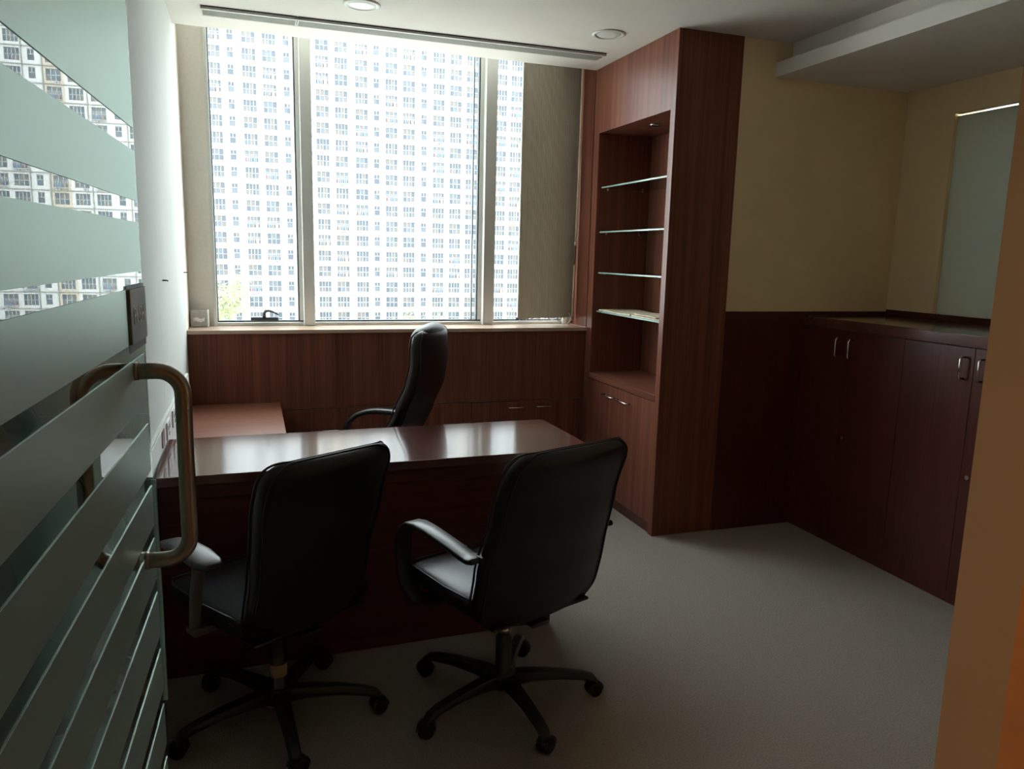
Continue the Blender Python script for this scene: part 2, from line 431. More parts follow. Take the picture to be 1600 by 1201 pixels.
MB().tube([(0.412, YW-0.018, HS+0.045), (0.412, YW-0.022, HS+0.075), (0.420, YW-0.026, HS+0.088), (0.440, YW-0.028, HS+0.090),
           (0.465, YW-0.028, HS+0.082), (0.494, YW-0.028, HS+0.066)], [0.011, 0.010, 0.009, 0.007, 0.0055, 0.004], 10).build('lever', M['frame_d'], hb)
hb = MB().box(2.00, 2.09, YW-0.022, YW-0.002, HS+0.030, HS+0.046).build('window_handle', M['frame_d'], o, bevel=0.005)

# ------------------------------------------------------------------ glass door, standing open along the left wall
TH = math.radians(2.35)
DW0, DW1 = -0.93, 0.125
door = bpy.data.objects.new('door_1', None); COL.objects.link(door)
door.location = (0.135, 1.458, 0); door.rotation_euler = (0, 0, -TH)
tag(door, 'open glass door with frosted green stripes and steel pull handle', 'door', None, 'structure')
# local axes: y along the leaf (free edge +), x towards the room
DZ1 = 2.36
MB().box(-0.006, 0.006, DW0, DW1, 0.012, DZ1).build('glass_panel', M['door_glass'], door, True, bevel=0.001, seg=1)
FE = 0.100
MB().box(0.0064, 0.0074, DW0, FE+0.012, 1.728, DZ1).build('frosted_band', M['frost'], door, True)
gaps = [(1.688, 1.728), (1.562, 1.600), (1.446, 1.474), (1.322, 1.352), (1.188, 1.228), (1.066, 1.096), (0.960, 0.986), (0.848, 0.878), (0.728, 0.758), (0.608, 0.640), (0.490, 0.520), (0.37, 0.40), (0.25, 0.28), (0.13, 0.16)]
for i, g in enumerate(gaps):
    top = g[0]; bot = gaps[i+1][1] if i+1 < len(gaps) else 0.02
    MB().box(0.0064, 0.0074, DW0, FE+(0.012 if i < 3 else 0.0), bot, top).build('frosted_band', M['frost'], door, True)
MB().box(-0.010, 0.010, DW1-0.0005, DW1+0.006, 0.6, 1.07).build('edge_seal', M['edge_glass'], door, True)
def pull(sgn):
    z0, z1, y = 0.953, 1.303, 0.0
    x0 = 0.0065*sgn; xo = 0.083*sgn; rr = 0.042
    pts = [(x0, y, z1)]
    pts += [(xo-sgn*rr + sgn*rr*math.sin(a), y, z1-rr+rr*math.cos(a)) for a in [PI/2*k/7 for k in range(8)]]
    pts += [(xo-sgn*rr + sgn*rr*math.cos(a), y, z0+rr-rr*math.sin(a)) for a in [PI/2*k/7 for k in range(8)]]
    pts += [(x0, y, z0)]
    h = MB().tube(pts, 0.0145, 16).build('pull_handle', M['bronze'], door, True)
    for z in (z0, z1):
        xs = (0.0065*sgn, 0.013*sgn)
        MB().lathe([(0.0165, min(xs)), (0.0165, max(xs))], (0, y, z), 20, axis='x').build('collar', M['bronze'], h, True)
pull(1); pull(-1)
sg = MB().box(0.0078, 0.0118, -0.030, 0.118, 1.352, 1.446).build('sign_plate', M['sign'], door, True, bevel=0.001)
sg['label'] = 'grey PUSH sign plate with a dark border'
MB().box(0.0074, 0.0082, -0.040, 0.122, 1.338, 1.452).build('sign_border', M['frame_d'], sg, True)  # dark sheet larger than the plate, showing most at left and bottom
cu = bpy.data.curves.new('lettering', 'FONT'); cu.body = 'PUSH'; cu.size = 0.042; cu.extrude = 0.0006; cu.align_x = 'CENTER'; cu.align_y = 'CENTER'
to = bpy.data.objects.new('lettering_tmp', cu); COL.objects.link(to)
bpy.context.view_layer.update()
me = bpy.data.meshes.new_from_object(to.evaluated_get(bpy.context.evaluated_depsgraph_get()))
bpy.data.objects.remove(to)
me.transform(Matrix(((0, 0, 1, 0.0120), (1, 0, 0, 0.044), (0, 1, 0, 1.398), (0, 0, 0, 1))))
me.materials.clear(); me.materials.append(M['signtxt'])
link('lettering', me, sg, True)
for z in (0.15, 2.2):
    MB().box(-0.018, 0.018, DW0-0.02, DW0+0.09, z, z+0.06).build('patch_hinge', M['chrome'], door, True, bevel=0.002)

# ------------------------------------------------------------------ bookcase
bk = thing('bookcase', 'tall reddish wood bookcase with glass shelves beside the window', 'bookcase', (X1, YB, 0))
oy0, oy1, oz0, oz1 = 3.600, 4.450, 0.790, 2.275
MB().box(X1+0.0205, X2, YB, YB+0.0195, 0, H).build('side_panel', M['wood'], bk)
MB().box(X1+0.0205, X2, oy1+0.0205, YS+0.012, 0, H).build('side_panel', M['wood'], bk)
MB().box(X2-0.012, X2, YB+0.02, oy1+0.02, 0.06, H).build('back_panel', M['wood'], bk)
MB().box(X1+0.0205, X2-0.0125, YB+0.02, oy0, oz0, oz1-0.001).build('inner_lining', M['wood'], bk)
MB().box(X1+0.0205, X2-0.0125, oy1, oy1+0.02, oz0, oz1-0.001).build('inner_lining', M['wood'], bk)
MB().box(X1, X1+0.02, YB, YS, oz1, H).build('top_fascia', M['wood'], bk)
MB().box(X1+0.0205, X2-0.0125, YB+0.02, oy1+0.02, oz1, oz1+0.02).build('top_board', M['wood'], bk)
MB().box(X1, X1+0.02, YB, oy0, 0, oz1-0.0005).build('stile', M['wood'], bk)
MB().box(X1, X1+0.02, oy1, YS, 0, oz1-0.0005).build('stile', M['wood'], bk)
MB().box(X1-0.002, X2-0.0125, oy0+0.0005, oy1-0.0005, 0.752, oz0).build('base_board', M['wood_h'], bk, bevel=0.0015)
MB().box(X1+0.010, X2-0.012, oy0, oy1, 0.0, 0.060).build('plinth', M['cab'], bk)
MB().box(X1+0.022, X1+0.03, oy0, oy1, 0.06, 0.752).build('void', M['dark_in'], bk)
def bar_handle(parent, p0, p1, out, r=0.0045, mat='chrome'):
    p0 = Vector(p0); p1 = Vector(p1); out = Vector(out)
    d = (p1-p0).normalized()*0.008
    return MB().tube([p0, p0+out*0.75, p0+out+d, p1+out-d, p1+out*0.75, p1], r, 8).build('handle', M[mat], parent)
mid = 4.052
for (a, b, h0, h1) in ((oy0+0.001, mid-0.001, 3.885, 4.030), (mid+0.001, oy1-0.001, 4.075, 4.220)):
    d = MB().box(X1+0.002, X1+0.020, a, b, 0.064, 0.748).build('door', M['wood'], bk, bevel=0.0012)
    bar_handle(d, (X1+0.002, h0, 0.685), (X1+0.002, h1, 0.685), (-0.026, 0, 0))
for i, z in enumerate((1.946, 1.674, 1.421, 1.178)):
    sh = MB().box(X1+0.030, X2-0.014, oy0+0.002, oy1-0.002, z, z+0.009).build('glass_shelf', M['shelf_glass'], bk)
    sh['label'] = 'clear green-edged glass shelf'
    MB().box(X1+0.0285, X1+0.030, oy0+0.002, oy1-0.002, z, z+0.009).build('front_edge', M['edge_glass'], sh)
    for yy, sg_ in ((oy0, 1), (oy1, -1)):
        for xx in (X1+0.07, X2-0.07):
            MB().lathe([(0.006, min(0, sg_*0.014)), (0.006, max(0, sg_*0.014))], (xx, yy, z-0.007), 10, axis='y').build('shelf_pin', M['chrome'], sh)
dl = MB().lathe([(0.036, 0.0), (0.036, -0.006), (0.028, -0.007), (0.024, 0.0)], ((X1+X2)/2-0.04, 4.02, oz1), 20)
dl = dl.build('shelf_light', M['chrome'], bk)
MB().lathe([(0.024, -0.001), (0.012, -0.003), (0.001, -0.0035)], ((X1+X2)/2-0.04, 4.02, oz1), 16).build('lens', M['lamp_glass'], dl)

# newspapers on the lowest glass shelf
specs = [(3.625, 3.985, 0.036, 0.29, 1), (3.995, 4.435, 0.036, 0.28, -1), (3.68, 3.955, 0.034, 0.25, -3)]
nl = ['creased newspaper at the near end of the lowest glass shelf', 'folded newspaper at the window end of the lowest glass shelf', 'loose sheet lying on top of the shelf newspapers']
zz = 1.1875
for k, (a, b, x0, x1, rz) in enumerate(specs):
    n = 10; mb = MB(); th = 0.006 if k < 2 else 0.003
    z0 = zz if k < 2 else zz+0.0125
    rows = []
    for i in range(n+1):
        for j in range(5):
            u, v = i/n, j/4
            wv = 0.0025*math.sin(u*9+k) * math.sin(v*5+2*k) + 0.0025
            rows.append((u, v, wv))
    cxp, cyp = X1+(x0+x1)/2, (a+b)/2
    def P(u, v, dz):
        px = (v-.5)*(x1-x0); py = (u-.5)*(b-a); r = math.radians(rz)
        return (cxp+px*math.cos(r)-py*math.sin(r), cyp+px*math.sin(r)+py*math.cos(r), z0+dz)
    top = [P(u, v, th+wv) for u, v, wv in rows]; bot = [P(u, v, 0) for u, v, wv in rows]
    N = len(top); f = []
    for i in range(n):
        for j in range(4):
            q = i*5+j
            f.append((q, q+1, q+6, q+5)); f.append((N+q, N+q+5, N+q+6, N+q+1))
    for i in range(n):
        f.append((i*5, (i+1)*5, N+(i+1)*5, N+i*5)); f.append((i*5+4, N+i*5+4, N+(i+1)*5+4, (i+1)*5+4))
    for j in range(4):
        f.append((j, N+j, N+j+1, j+1)); q = n*5+j; f.append((q, q+1, N+q+1, N+q))
    mb.add(top+bot, f)
    tag(mb.build('newspaper', M['paper']), nl[k], 'newspaper', 'papers on the glass shelf')

# ------------------------------------------------------------------ low cabinets along the right wall
ybreaks = [YB-0.007, 2.834, 2.070, 1.306]
units = [('dark red wood cabinet in the corner next to the wainscot', 3.215), ('dark red wood cabinet in the middle of the right run', 2.453), ('dark red wood cabinet at the doorway end of the right run', 1.69), ]
for i, (lab, split) in enumerate(units):
    y1, y0 = ybreaks[i], ybreaks[i+1]
    cb = thing('low_cabinet', lab, 'cabinet', (XR-0.3, (y0+y1)/2, 0), 0, 'low cabinets along the right wall')
    MB().box(X3+0.020, XR-0.001, y0+0.001, y1-0.001, 0.0, 1.170).build('body', M['cab'], cb)
    MB().box(X3+0.004, X3+0.020, y0+0.001, y1-0.001, 0.0, 0.050).build('plinth', M['cab'], cb)
    for a, b, hs in ((split+0.0012, y1-0.0012, -1), (y0+0.0012, split-0.0012, 1)):
        d = MB().box(X3, X3+0.019, a, b, 0.052, 1.168).build('door', M['cab'], cb, bevel=0.001)
        hy = a+0.045 if hs < 0 else b-0.045
        bar_handle(d, (X3, hy, 1.030), (X3, hy, 1.126), (-0.028, 0, 0), 0.005)
        if hs > 0:
            lk = MB().lathe([(0.010, -0.006), (0.010, 0.0)], (X3, b-0.035, 0.60), 14, axis='x').build('lock', M['chrome'], d)
            if i == 0:
                MB().box(X3-0.030, X3-0.005, b-0.037, b-0.033, 0.596, 0.604).box(X3-0.033, X3-0.027, b-0.044, b-0.026, 0.560, 0.600).build('key', M['chrome'], d)
ct = thing('cabinet_worktop', 'dark wood counter top running over the low cabinets', 'worktop', (XR-0.3, 2.2, 1.171))
MB().box(X3-0.010, XR-0.001, 1.306, YB-0.007, 1.171, 1.225).build('top_board', M['desk'], ct, bevel=0.003)

# ------------------------------------------------------------------ cupboards under the window panel
wb = [0.482, 0.860, 1.245, 1.632, 2.014, X1-0.002]
cb = thing('under_window_cupboard', 'built-in dark wood cupboard below the window panelling', 'cupboard', (1.4, YS, 0))
MB().box(0.482, X1-0.002, YS+0.008, YS+0.0115, 0.0, 0.603).build('body', M['dark_in'], cb)
MB().box(0.482, X1-0.002, YS+0.001, YS+0.008, 0.0, 0.045).build('plinth', M['cab'], cb)
for i in range(5):
    d = MB().box(wb[i]+0.001, wb[i+1]-0.001, YS-0.006, YS+0.008, 0.048, 0.602).build('door', M['wood'], cb, bevel=0.001)
    if i == 4: bar_handle(d, (2.065, YS-0.006, 0.563), (2.165, YS-0.006, 0.563), (0, -0.024, 0))
    elif i == 3: bar_handle(d, (1.875, YS-0.006, 0.563), (1.975, YS-0.006, 0.563), (0, -0.024, 0))

# ------------------------------------------------------------------ desk and return
dk = thing('desk', 'wide polished mahogany desk reflecting the window', 'desk', (0.012, 2.722, 0), 0.020)
DL, DD = 1.645, 0.575
MB().box(0, DL, 0, DD, 0.714, 0.750).build('desk_top', M['desk'], dk, True, bevel=0.003)
MB().box(0.004, 1.480, 0.030, 0.050, 0.0, 0.713).build('modesty_panel', M['desk_side'], dk, True, bevel=0.001)
MB().box(0.004, DL-0.02, 0.016, 0.030, 0.665, 0.713).build('apron', M['desk_side'], dk, True, bevel=0.001)
MB().box(1.440, 1.480, 0.050, DD-0.03, 0.0, 0.713).build('side_panel', M['desk_side'], dk, True, bevel=0.001)
MB().box(0.004, 0.040, 0.050, DD-0.03, 0.0, 0.713).build('side_panel', M['desk_side'], dk, True, bevel=0.001)
rtn = thing('desk_return', 'lower reddish side table running from desk to window panelling', 'side table', (0.24, 3.95, 0))
MB().box(0.002, 0.480, 3.345, YS-0.009, 0.624, 0.654).build('table_top', M['return'], rtn, bevel=0.003)
MB().box(0.440, 0.466, 3.36, YS-0.02, 0.0, 0.624).build('side_panel', M['desk_side'], rtn)
MB().box(0.004, 0.030, 3.36, YS-0.02, 0.0, 0.624).build('side_panel', M['desk_side'], rtn)
MB().box(0.030, 0.440, YS-0.06, YS-0.04, 0.1, 0.624).build('rear_rail', M['desk_side'], rtn)

# ------------------------------------------------------------------ wall raceway with sockets
rw = thing('cable_raceway', 'white cable trunking with sockets on the left wall above the desk', 'cable trunking', (0, 3.4, 0.82))
MB().box(0.0005, 0.014, 2.575, 4.30, 0.775, 0.870).build('channel', M['wall_l'], rw, bevel=0.003)
MB().box(0.014, 0.016, 2.585, 4.29, 0.785, 0.860).build('cover', M['white_p'], rw, bevel=0.001)
MB().prism([(2.965+(0.05 if math.cos(a) > 0 else 0)+0.016*math.cos(a), 0.826+(0.016 if math.sin(a) > 0 else -0.016)+0.016*math.sin(a)) for a in [2*PI*(k+.5)/20 for k in range(20)]], 'x', 0.016, 0.019).build('blank_plate', M['brownplate'], rw)
for y in (3.11, 3.34):
    s = MB().box(0.016, 0.022, y, y+0.11, 0.788, 0.858).build('socket_plate', M['white_p'], rw, bevel=0.002)
    for dy, dz in ((0.032, 0.832), (0.078, 0.832), (0.055, 0.806)):
        MB().lathe([(0.009, 0), (0.009, 0.0012)], (0.022, y+dy, dz), 10, axis='x').build('socket_hole', M['frame_d'], s)

# ------------------------------------------------------------------ junction box on the sill
jb = thing('junction_box', 'small grey junction box standing on the sill corner', 'junction box', (0.055, 4.74, HS))
MB().box(0.008, 0.100, 4.715, 4.772, HS+0.001, HS+0.096).build('box_body', M['greybox'], jb, bevel=0.004)
MB().box(0.098, 0.105, 4.705, 4.775, HS+0.001, HS+0.098).build('side_flange', M['white_p'], jb, bevel=0.001)
rr = random.Random(3); mb = MB(); n = 9; vs = []
for i in range(n):
    for j in range(4):
        vs.append((0.022+0.062*i/(n-1), 4.713-0.005*rr.random(), HS+0.030+0.004*math.sin(i*0.9)+0.007*j+0.004*rr.random()))
mb.add(vs, [(i*4+j, i*4+j+1, (i+1)*4+j+1, (i+1)*4+j) for i in range(n-1) for j in range(3)])
cr = mb.build('torn_tape', M['white_p'], jb); sm = cr.modifiers.new('thick', 'SOLIDIFY'); sm.thickness = 0.0015

# ------------------------------------------------------------------ blind
bl = thing('window_blind', 'taupe ribbed fabric blind with frayed hem on the right window bay', 'blind', (2.2, 4.72, HS))
nx = 168; rows = [2.89, 2.5, 2.0, 1.6, 1.3, 1.17, 1.14, 1.125, 1.112]
mb = MB(); rr = random.Random(5)
xa, xb = 1.992, 2.384
for k, z in enumerate(rows):
    for i in range(nx+1):
        u = i/nx
        zz = z
        if k == len(rows)-1: zz = z + rr.uniform(-0.006, 0.006) + 0.012*u*0.6
        y = 4.715 + 0.0035*math.cos(2*PI*u*42) + 0.006*math.sin(u*7) + (0.004*math.sin(u*30) if k > 5 else 0)
        mb.v.append((xa+(xb-xa)*u, y, zz))
for k in range(len(rows)-1):
    for i in range(nx):
        q = k*(nx+1)+i
        mb.f.append((q, q+1, q+nx+2, q+nx+1)); mb.m.append(0); mb.s.append(True)
fb = mb.build('fabric', M['blind'], bl); sm = fb.modifiers.new('thick', 'SOLIDIFY'); sm.thickness = 0.0012
mb = MB()
for k in range(46):
    x = xa+(xb-xa)*rr.random(); L = rr.uniform(0.006, 0.022); dx = rr.uniform(-0.008, 0.008)
    mb.tube([(x, 4.712, 1.116), (x+dx*.4, 4.710, 1.112-L*.5), (x+dx, 4.712, 1.112-L)], 0.0006, 4)
tag(mb.build('frayed_threads', M['cream'], bl), None, None, None, 'stuff')
mb = MB().box(xa-0.005, xb+0.01, 4.69, 4.745, 2.86, 2.898)
mb.build('headrail', M['white_p'], bl, bevel=0.003)
cord = [(2.383, 4.698, 2.87), (2.383, 4.698, 2.3), (2.380, 4.697, 1.80), (2.378, 4.697, 1.62)]
MB().tube(cord, 0.0055, 8).build('wand', M['cream'], bl)
MB().tube([(2.378, 4.697, 1.62), (2.377, 4.697, 1.595)], 0.0075, 10).build('wand_cap', M['cream'], bl)
MB().tube([(2.376, 4.696, 1.595), (2.374, 4.696, 1.47)], 0.0085, 10).build('cord_weight', M['brownplate'], bl)
MB().tube([(2.374, 4.697, 1.47), (2.373, 4.697, 1.30), (2.372, 4.698, 1.13)], 0.0045, 8).build('wand', M['cream'], bl)
MB().tube([(2.384, 4.692, 2.2), (2.393, 4.686, 1.95), (2.395, 4.686, 1.75), (2.390, 4.688, 1.66), (2.380, 4.692, 1.61)], 0.0014, 6).build('cord', M['white_p'], bl)
MB().tube([(2.350, 4.70, 1.15), (2.365, 4.70, 1.12), (2.360, 4.70, 1.10), (2.345, 4.70, 1.085), (2.348, 4.70, HS+0.002)], 0.0025, 6).build('loose_cord', M['cream'], bl)

# ------------------------------------------------------------------ ceiling fittings
def grille(x0, x1, lab):
    g = thing('air_grille', lab, 'air grille', ((x0+x1)/2, 4.21, H), 0, 'slot grilles over the window')
    y0, y1 = 4.135, 4.280
    MB().box(x0, x1, y0, y1, H-0.0015, H-0.0005).build('backing', M['dark_in'], g)
    MB().box(x0, x1, y0+0.012, y0+0.032, H-0.014, H-0.0015).build('frame_bar', M['grille'], g, bevel=0.002)
    MB().box(x0, x1, y1-0.012, y1, H-0.012, H-0.0015).build('frame_bar', M['grille'], g, bevel=0.002)
    for e in (x0, x1-0.006): MB().box(e, e+0.006, y0+0.012, y1, H-0.012, H-0.0015).build('end_cap', M['grille'], g)
    n = 7
    for k in range(n):
        y = y0+0.046+k*(y1-0.018-y0-0.046)/(n-1)
        MB().prism([(y-0.004, H-0.012), (y-0.001, H-0.013), (y+0.005, H-0.002), (y+0.002, H-0.0015)], 'x', x0+0.006, x1-0.006).build('slat', M['grille'], g)
grille(0.155, 0.600, 'short slot air grille on the ceiling at the left')
grille(0.603, 2.285, 'long slot air grille on the ceiling over the windows')
for x, y, lab in ((0.872, 3.825, 'round recessed ceiling downlight cut off by the top edge of the picture'), (2.130, 3.795, 'round recessed ceiling downlight near the tall bookcase')):
    d = thing('ceiling_downlight', lab, 'downlight', (x, y, H), 0, 'recessed downlights')
    MB().lathe([(0.086, -0.0005), (0.086, -0.004), (0.080, -0.008), (0.070, -0.008), (0.064, -0.002)], (x, y, H), 36).build('trim_ring', M['lamp_ring'], d)
    MB().lathe([(0.064, -0.001), (0.060, -0.0055), (0.030, -0.0065), (0.002, -0.0068)], (x, y, H), 36).build('diffuser', M['lamp_glass'], d)

# ------------------------------------------------------------------ office chairs
def loft(stations, n=32, ex=3.2, curl=0.0):
    """stations: (centre, right, normal, a, b); superellipse rings; edges curl along +normal"""
    R = []
    for c, r, nn, a, b in stations:
        ring = []
        for k in range(n):
            t = 2*PI*k/n; ct, st = math.cos(t), math.sin(t)
            x = a*math.copysign(abs(ct)**(2/ex), ct); y = b*math.copysign(abs(st)**(2/ex), st)
            ring.append(Vector(c)+Vector(r)*x+Vector(nn)*(y+curl*(x/0.235)**2))
        R.append(ring)
    return R

def interp(tab, t):
    for (t0, v0), (t1, v1) in zip(tab[:-1], tab[1:]):
        if t <= t1:
            k = (t-t0)/(t1-t0); k = k*k*(3-2*k)*0.5+k*0.5
            return v0+(v1-v0)*k
    return tab[-1][1]

def back_rings(prof, width, thick, rtop, rbot, curl, z0, z1, n=30):
    st = []
    N = 34
    for i in range(N+1):
        u = i/N
        # denser near both ends
        u = 0.5-0.5*math.cos(PI*u)
        z = z0+(z1-z0)*u
        y = interp(prof, z); dy = (interp(prof, z+0.01)-interp(prof, z-0.01))/0.02
        tg = Vector((0, dy, 1)).normalized(); nn = Vector((0, tg.z, -tg.y))
        a = interp(width, z)
        dt = z1-z; db = z-z0
        if dt < rtop: a = a-rtop+math.sqrt(max(0, rtop**2-(rtop-dt)**2))
        if db < rbot: a = a-rbot+math.sqrt(max(0, rbot**2-(rbot-db)**2))
        b = interp(thick, z)
        e = 0.030
        if dt < e: b *= math.sqrt(max(0.02, 1-((e-dt)/e)**2))
        if db < e: b *= math.sqrt(max(0.02, 1-((e-db)/e)**2))
        st.append(((0, y, z), (1, 0, 0), nn, max(a, 0.01), max(b, 0.004)))
    return st, loft(st, n, 2.9, curl)

def chair_base(ch, base_rot, seat_z, sticker=False):
    col = MB().lathe([(0.038, 0.085), (0.038, 0.115), (0.028, 0.13), (0.027, 0.24), (0.020, 0.245), (0.019, seat_z-0.075)], (0, 0, 0), 18).build('gas_column', M['black_p'], ch, True)
    if sticker:
        MB().lathe([(0.0278, 0.150), (0.0278, 0.195)], (0, 0, 0), 18).build('sticker', M['sticker'], col, True)
    else:
        MB().lathe([(0.0205, 0.25), (0.0205, 0.275)], (0, 0, 0), 18).build('piston_ring', M['chrome'], col, True)
    MB().lathe([(0.046, 0.060), (0.050, 0.070), (0.048, 0.105), (0.036, 0.118)], (0, 0, 0), 18).build('hub', M['black_p'], ch, True)
    for k in range(5):
        a = base_rot+2*PI*k/5; d = Vector((math.cos(a), math.sin(a), 0)); s = Vector((-d.y, d.x, 0))
        rings = []
        for (r, z, hw, hh) in ((0.030, 0.085, 0.030, 0.024), (0.10, 0.092, 0.027, 0.020), (0.20, 0.090, 0.023, 0.016), (0.28, 0.080, 0.021, 0.014), (0.315, 0.070, 0.020, 0.013), (0.332, 0.056, 0.016, 0.010)):
            c = d*r+Vector((0, 0, z))
            rings.append([c-s*hw*.6-Vector((0,0,hh)), c+s*hw*.6-Vector((0,0,hh)), c+s*hw-Vector((0,0,hh*.2)), c+s*hw*.7+Vector((0,0,hh)), c-s*hw*.7+Vector((0,0,hh)), c-s*hw-Vector((0,0,hh*.2))])
        leg = MB().rings(rings).build('base_leg', M['black_p'], ch, True, bevel=0.003)
        # twin-wheel caster, trailing at its own angle
        ca = a + [0.9, -0.7, 2.0, 0.4, -1.6][k]
        cd = Vector((math.cos(ca), math.sin(ca), 0)); cs = Vector((-cd.y, cd.x, 0))
        cc = d*0.312 + cd*0.012 + Vector((0, 0, 0.027))
        mb = MB()
        for sd in (-1, 1):
            rg = []
            for (off, rad) in ((0.004, 0.020), (0.005, 0.0262), (0.018, 0.0262), (0.021, 0.020)):
                rg.append([cc+cs*sd*off+(cd*math.cos(t)+Vector((0,0,1))*math.sin(t))*rad for t in [2*PI*q/16 for q in range(16)]])
            mb.rings(rg)
        cst = mb.build('caster', M['wheel'], leg, True)
        hood = MB()
        rg = []
        for t in [PI*q/8-0.1 for q in range(9)]:
            rg.append([cc+(cd*math.cos(t)+Vector((0,0,1))*math.sin(t))*rad+cs*o_ for rad, o_ in ((0.0285, -0.019), (0.0285, 0.019), (0.0315, 0.016), (0.0315, -0.016))])
        hood.rings(rg); hood.tube([cc+Vector((0,0,0.02)), d*0.312+Vector((0,0,0.066))], 0.007, 8)
        hood.build('caster_hood', M['black_p'], leg, True)

def piping(st, curl, side_k, parent, mat):
    L, Rr = [], []
    for c, r, nn, a, b in st:
        for lst, sg_ in ((L, -1), (Rr, 1)):
            x = sg_*a*(0.985 if side_k > 0 else 0.93)
            lst.append(Vector(c)+Vector(r)*x+Vector(nn)*(side_k*b*0.62+curl*(x/0.235)**2))
    pts = L[2:]+Rr[2:][::-1]
    MB().tube(pts, 0.0035, 6).build('piping', M[mat], parent, True)

def visitor_chair(label, loc, rz, base_rot, sticker, top_z, width, loop_arms):
    ch = thing('visitor_chair', label, 'chair', loc, rz, 'visitor chairs in front of the desk')
    prof = [(0.36, -0.165), (0.45, -0.190), (0.58, -0.215), (0.78, -0.268), (0.98, -0.335)]
    thick = [(0.36, 0.022), (0.50, 0.036), (0.60, 0.040), (0.85, 0.034), (1.0, 0.030)]
    st, rg = back_rings(prof, width, thick, 0.075, 0.10, 0.022, 0.375, top_z)
    bk_ = MB().rings(rg).build('backrest', M['black'], ch, True)
    piping(st, 0.022, -1, bk_, 'black'); piping(st, 0.022, 1, bk_, 'black')
    # seat cushion: stations front to back
    ss = []
    for y, a, b, z in ((0.268, 0.150, 0.010, 0.425), (0.262, 0.200, 0.026, 0.428), (0.245, 0.225, 0.038, 0.434), (0.20, 0.243, 0.046, 0.443), (0.10, 0.250, 0.048, 0.446), (-0.05, 0.250, 0.046, 0.440), (-0.15, 0.240, 0.042, 0.436), (-0.195, 0.215, 0.032, 0.434), (-0.205, 0.15, 0.012, 0.434)):
        ss.append(((0, y, z), (1, 0, 0), (0, 0, 1), a, b))
    seat = MB().rings(loft(ss, 32, 3.4, 0.012)).build('seat', M['black'] if loop_arms else M['fabric'], ch, True)
    MB().tube([Vector((sx*interp([(-.2, .232), (0, .247), (.2, .240), (.27, .2)], y), y, 0.474+0.008)) for sx, ys in ((-1, [-.17, -.1, 0, .1, .2, .24]), (1, [.24, .2, .1, 0, -.1, -.17])) for y in ys], 0.003, 6).build('seat_piping', M['black'], seat, True)
    MB().box(-0.20, 0.20, -0.20, 0.20, 0.392, 0.402).build('seat_pan', M['black_p'], ch, True, bevel=0.004)
    MB().box(-0.075, 0.075, -0.11, 0.12, 0.335, 0.392).build('tilt_mechanism', M['black_p'], ch, True, bevel=0.012)
    MB().box(-0.035, 0.035, -0.190, -0.05, 0.352, 0.366).build('back_bracket', M['black_p'], ch, True, bevel=0.004)
    MB().tube([(0.06, 0.02, 0.36), (0.18, 0.02, 0.352), (0.25, 0.015, 0.35)], [0.005, 0.005, 0.009], 8).build('lever', M['black_p'], ch, True)
    for sx in (-1, 1):
        if loop_arms:
            path = [(-0.205, 0.644), (-0.19, 0.638), (-0.17, 0.633), (-0.14, 0.634), (-0.05, 0.645), (0.06, 0.655), (0.12, 0.656), (0.165, 0.648), (0.20, 0.625), (0.222, 0.585), (0.225, 0.53), (0.215, 0.47), (0.195, 0.43), (0.16, 0.405), (0.11, 0.395)]
            am = MB().sweep_x(path, sx*0.262, 0.062, 0.017).build('armrest', M['arm'], ch, True)
            MB().box(min(sx*0.19, sx*0.264), max(sx*0.19, sx*0.264), 0.06, 0.15, 0.386, 0.398).build('arm_foot', M['black_p'], am, True, bevel=0.003)
            MB().box(min(sx*0.205, sx*0.262), max(sx*0.205, sx*0.262), -0.215, -0.185, 0.632, 0.652).build('arm_bracket', M['arm'], am, True, bevel=0.004)
        else:
            # teardrop pad on a flat grey stay
            ss = []
            for y, a, b, z in ((-0.118, 0.018, 0.004, 0.640), (-0.112, 0.032, 0.008, 0.640), (-0.09, 0.043, 0.012, 0.643), (-0.03, 0.046, 0.014, 0.652), (0.05, 0.042, 0.014, 0.656), (0.12, 0.036, 0.013, 0.648), (0.165, 0.030, 0.011, 0.634), (0.185, 0.018, 0.006, 0.626)):
                ss.append(((sx*0.272, y, z), (1, 0, 0), (0, 0, 1), a, b))
            am = MB().rings(loft(ss, 20, 2.4)).build('armrest', M['arm'], ch, True)
            pth = [(-0.02, 0.640), (-0.025, 0.60), (-0.005, 0.53), (0.005, 0.46), (0.008, 0.415)]
            MB().sweep_x(pth, sx*0.266, 0.034, 0.030).build('arm_stay', M['bracket'], am, True)
            MB().box(min(sx*0.17, sx*0.283), max(sx*0.17, sx*0.283), -0.02, 0.035, 0.394, 0.416).build('arm_foot', M['bracket'], am, True, bevel=0.004)
    chair_base(ch, base_rot-rz, 0.41, sticker)
    return ch

visitor_chair('black leather visitor chair on the right, nearest the open carpet', (1.120, 2.290, 0), math.radians(20), math.radians(132), False, 0.972,
              [(0.36, 0.235), (0.46, 0.258), (0.60, 0.256), (0.72, 0.244), (0.85, 0.240), (1.0, 0.235)], True)
visitor_chair('black leather visitor chair on the left beside the glass door', (0.385, 2.410, 0), math.radians(31), math.radians(132), True, 0.955,
              [(0.36, 0.200), (0.46, 0.212), (0.60, 0.206), (0.80, 0.222), (1.0, 0.226)], False)

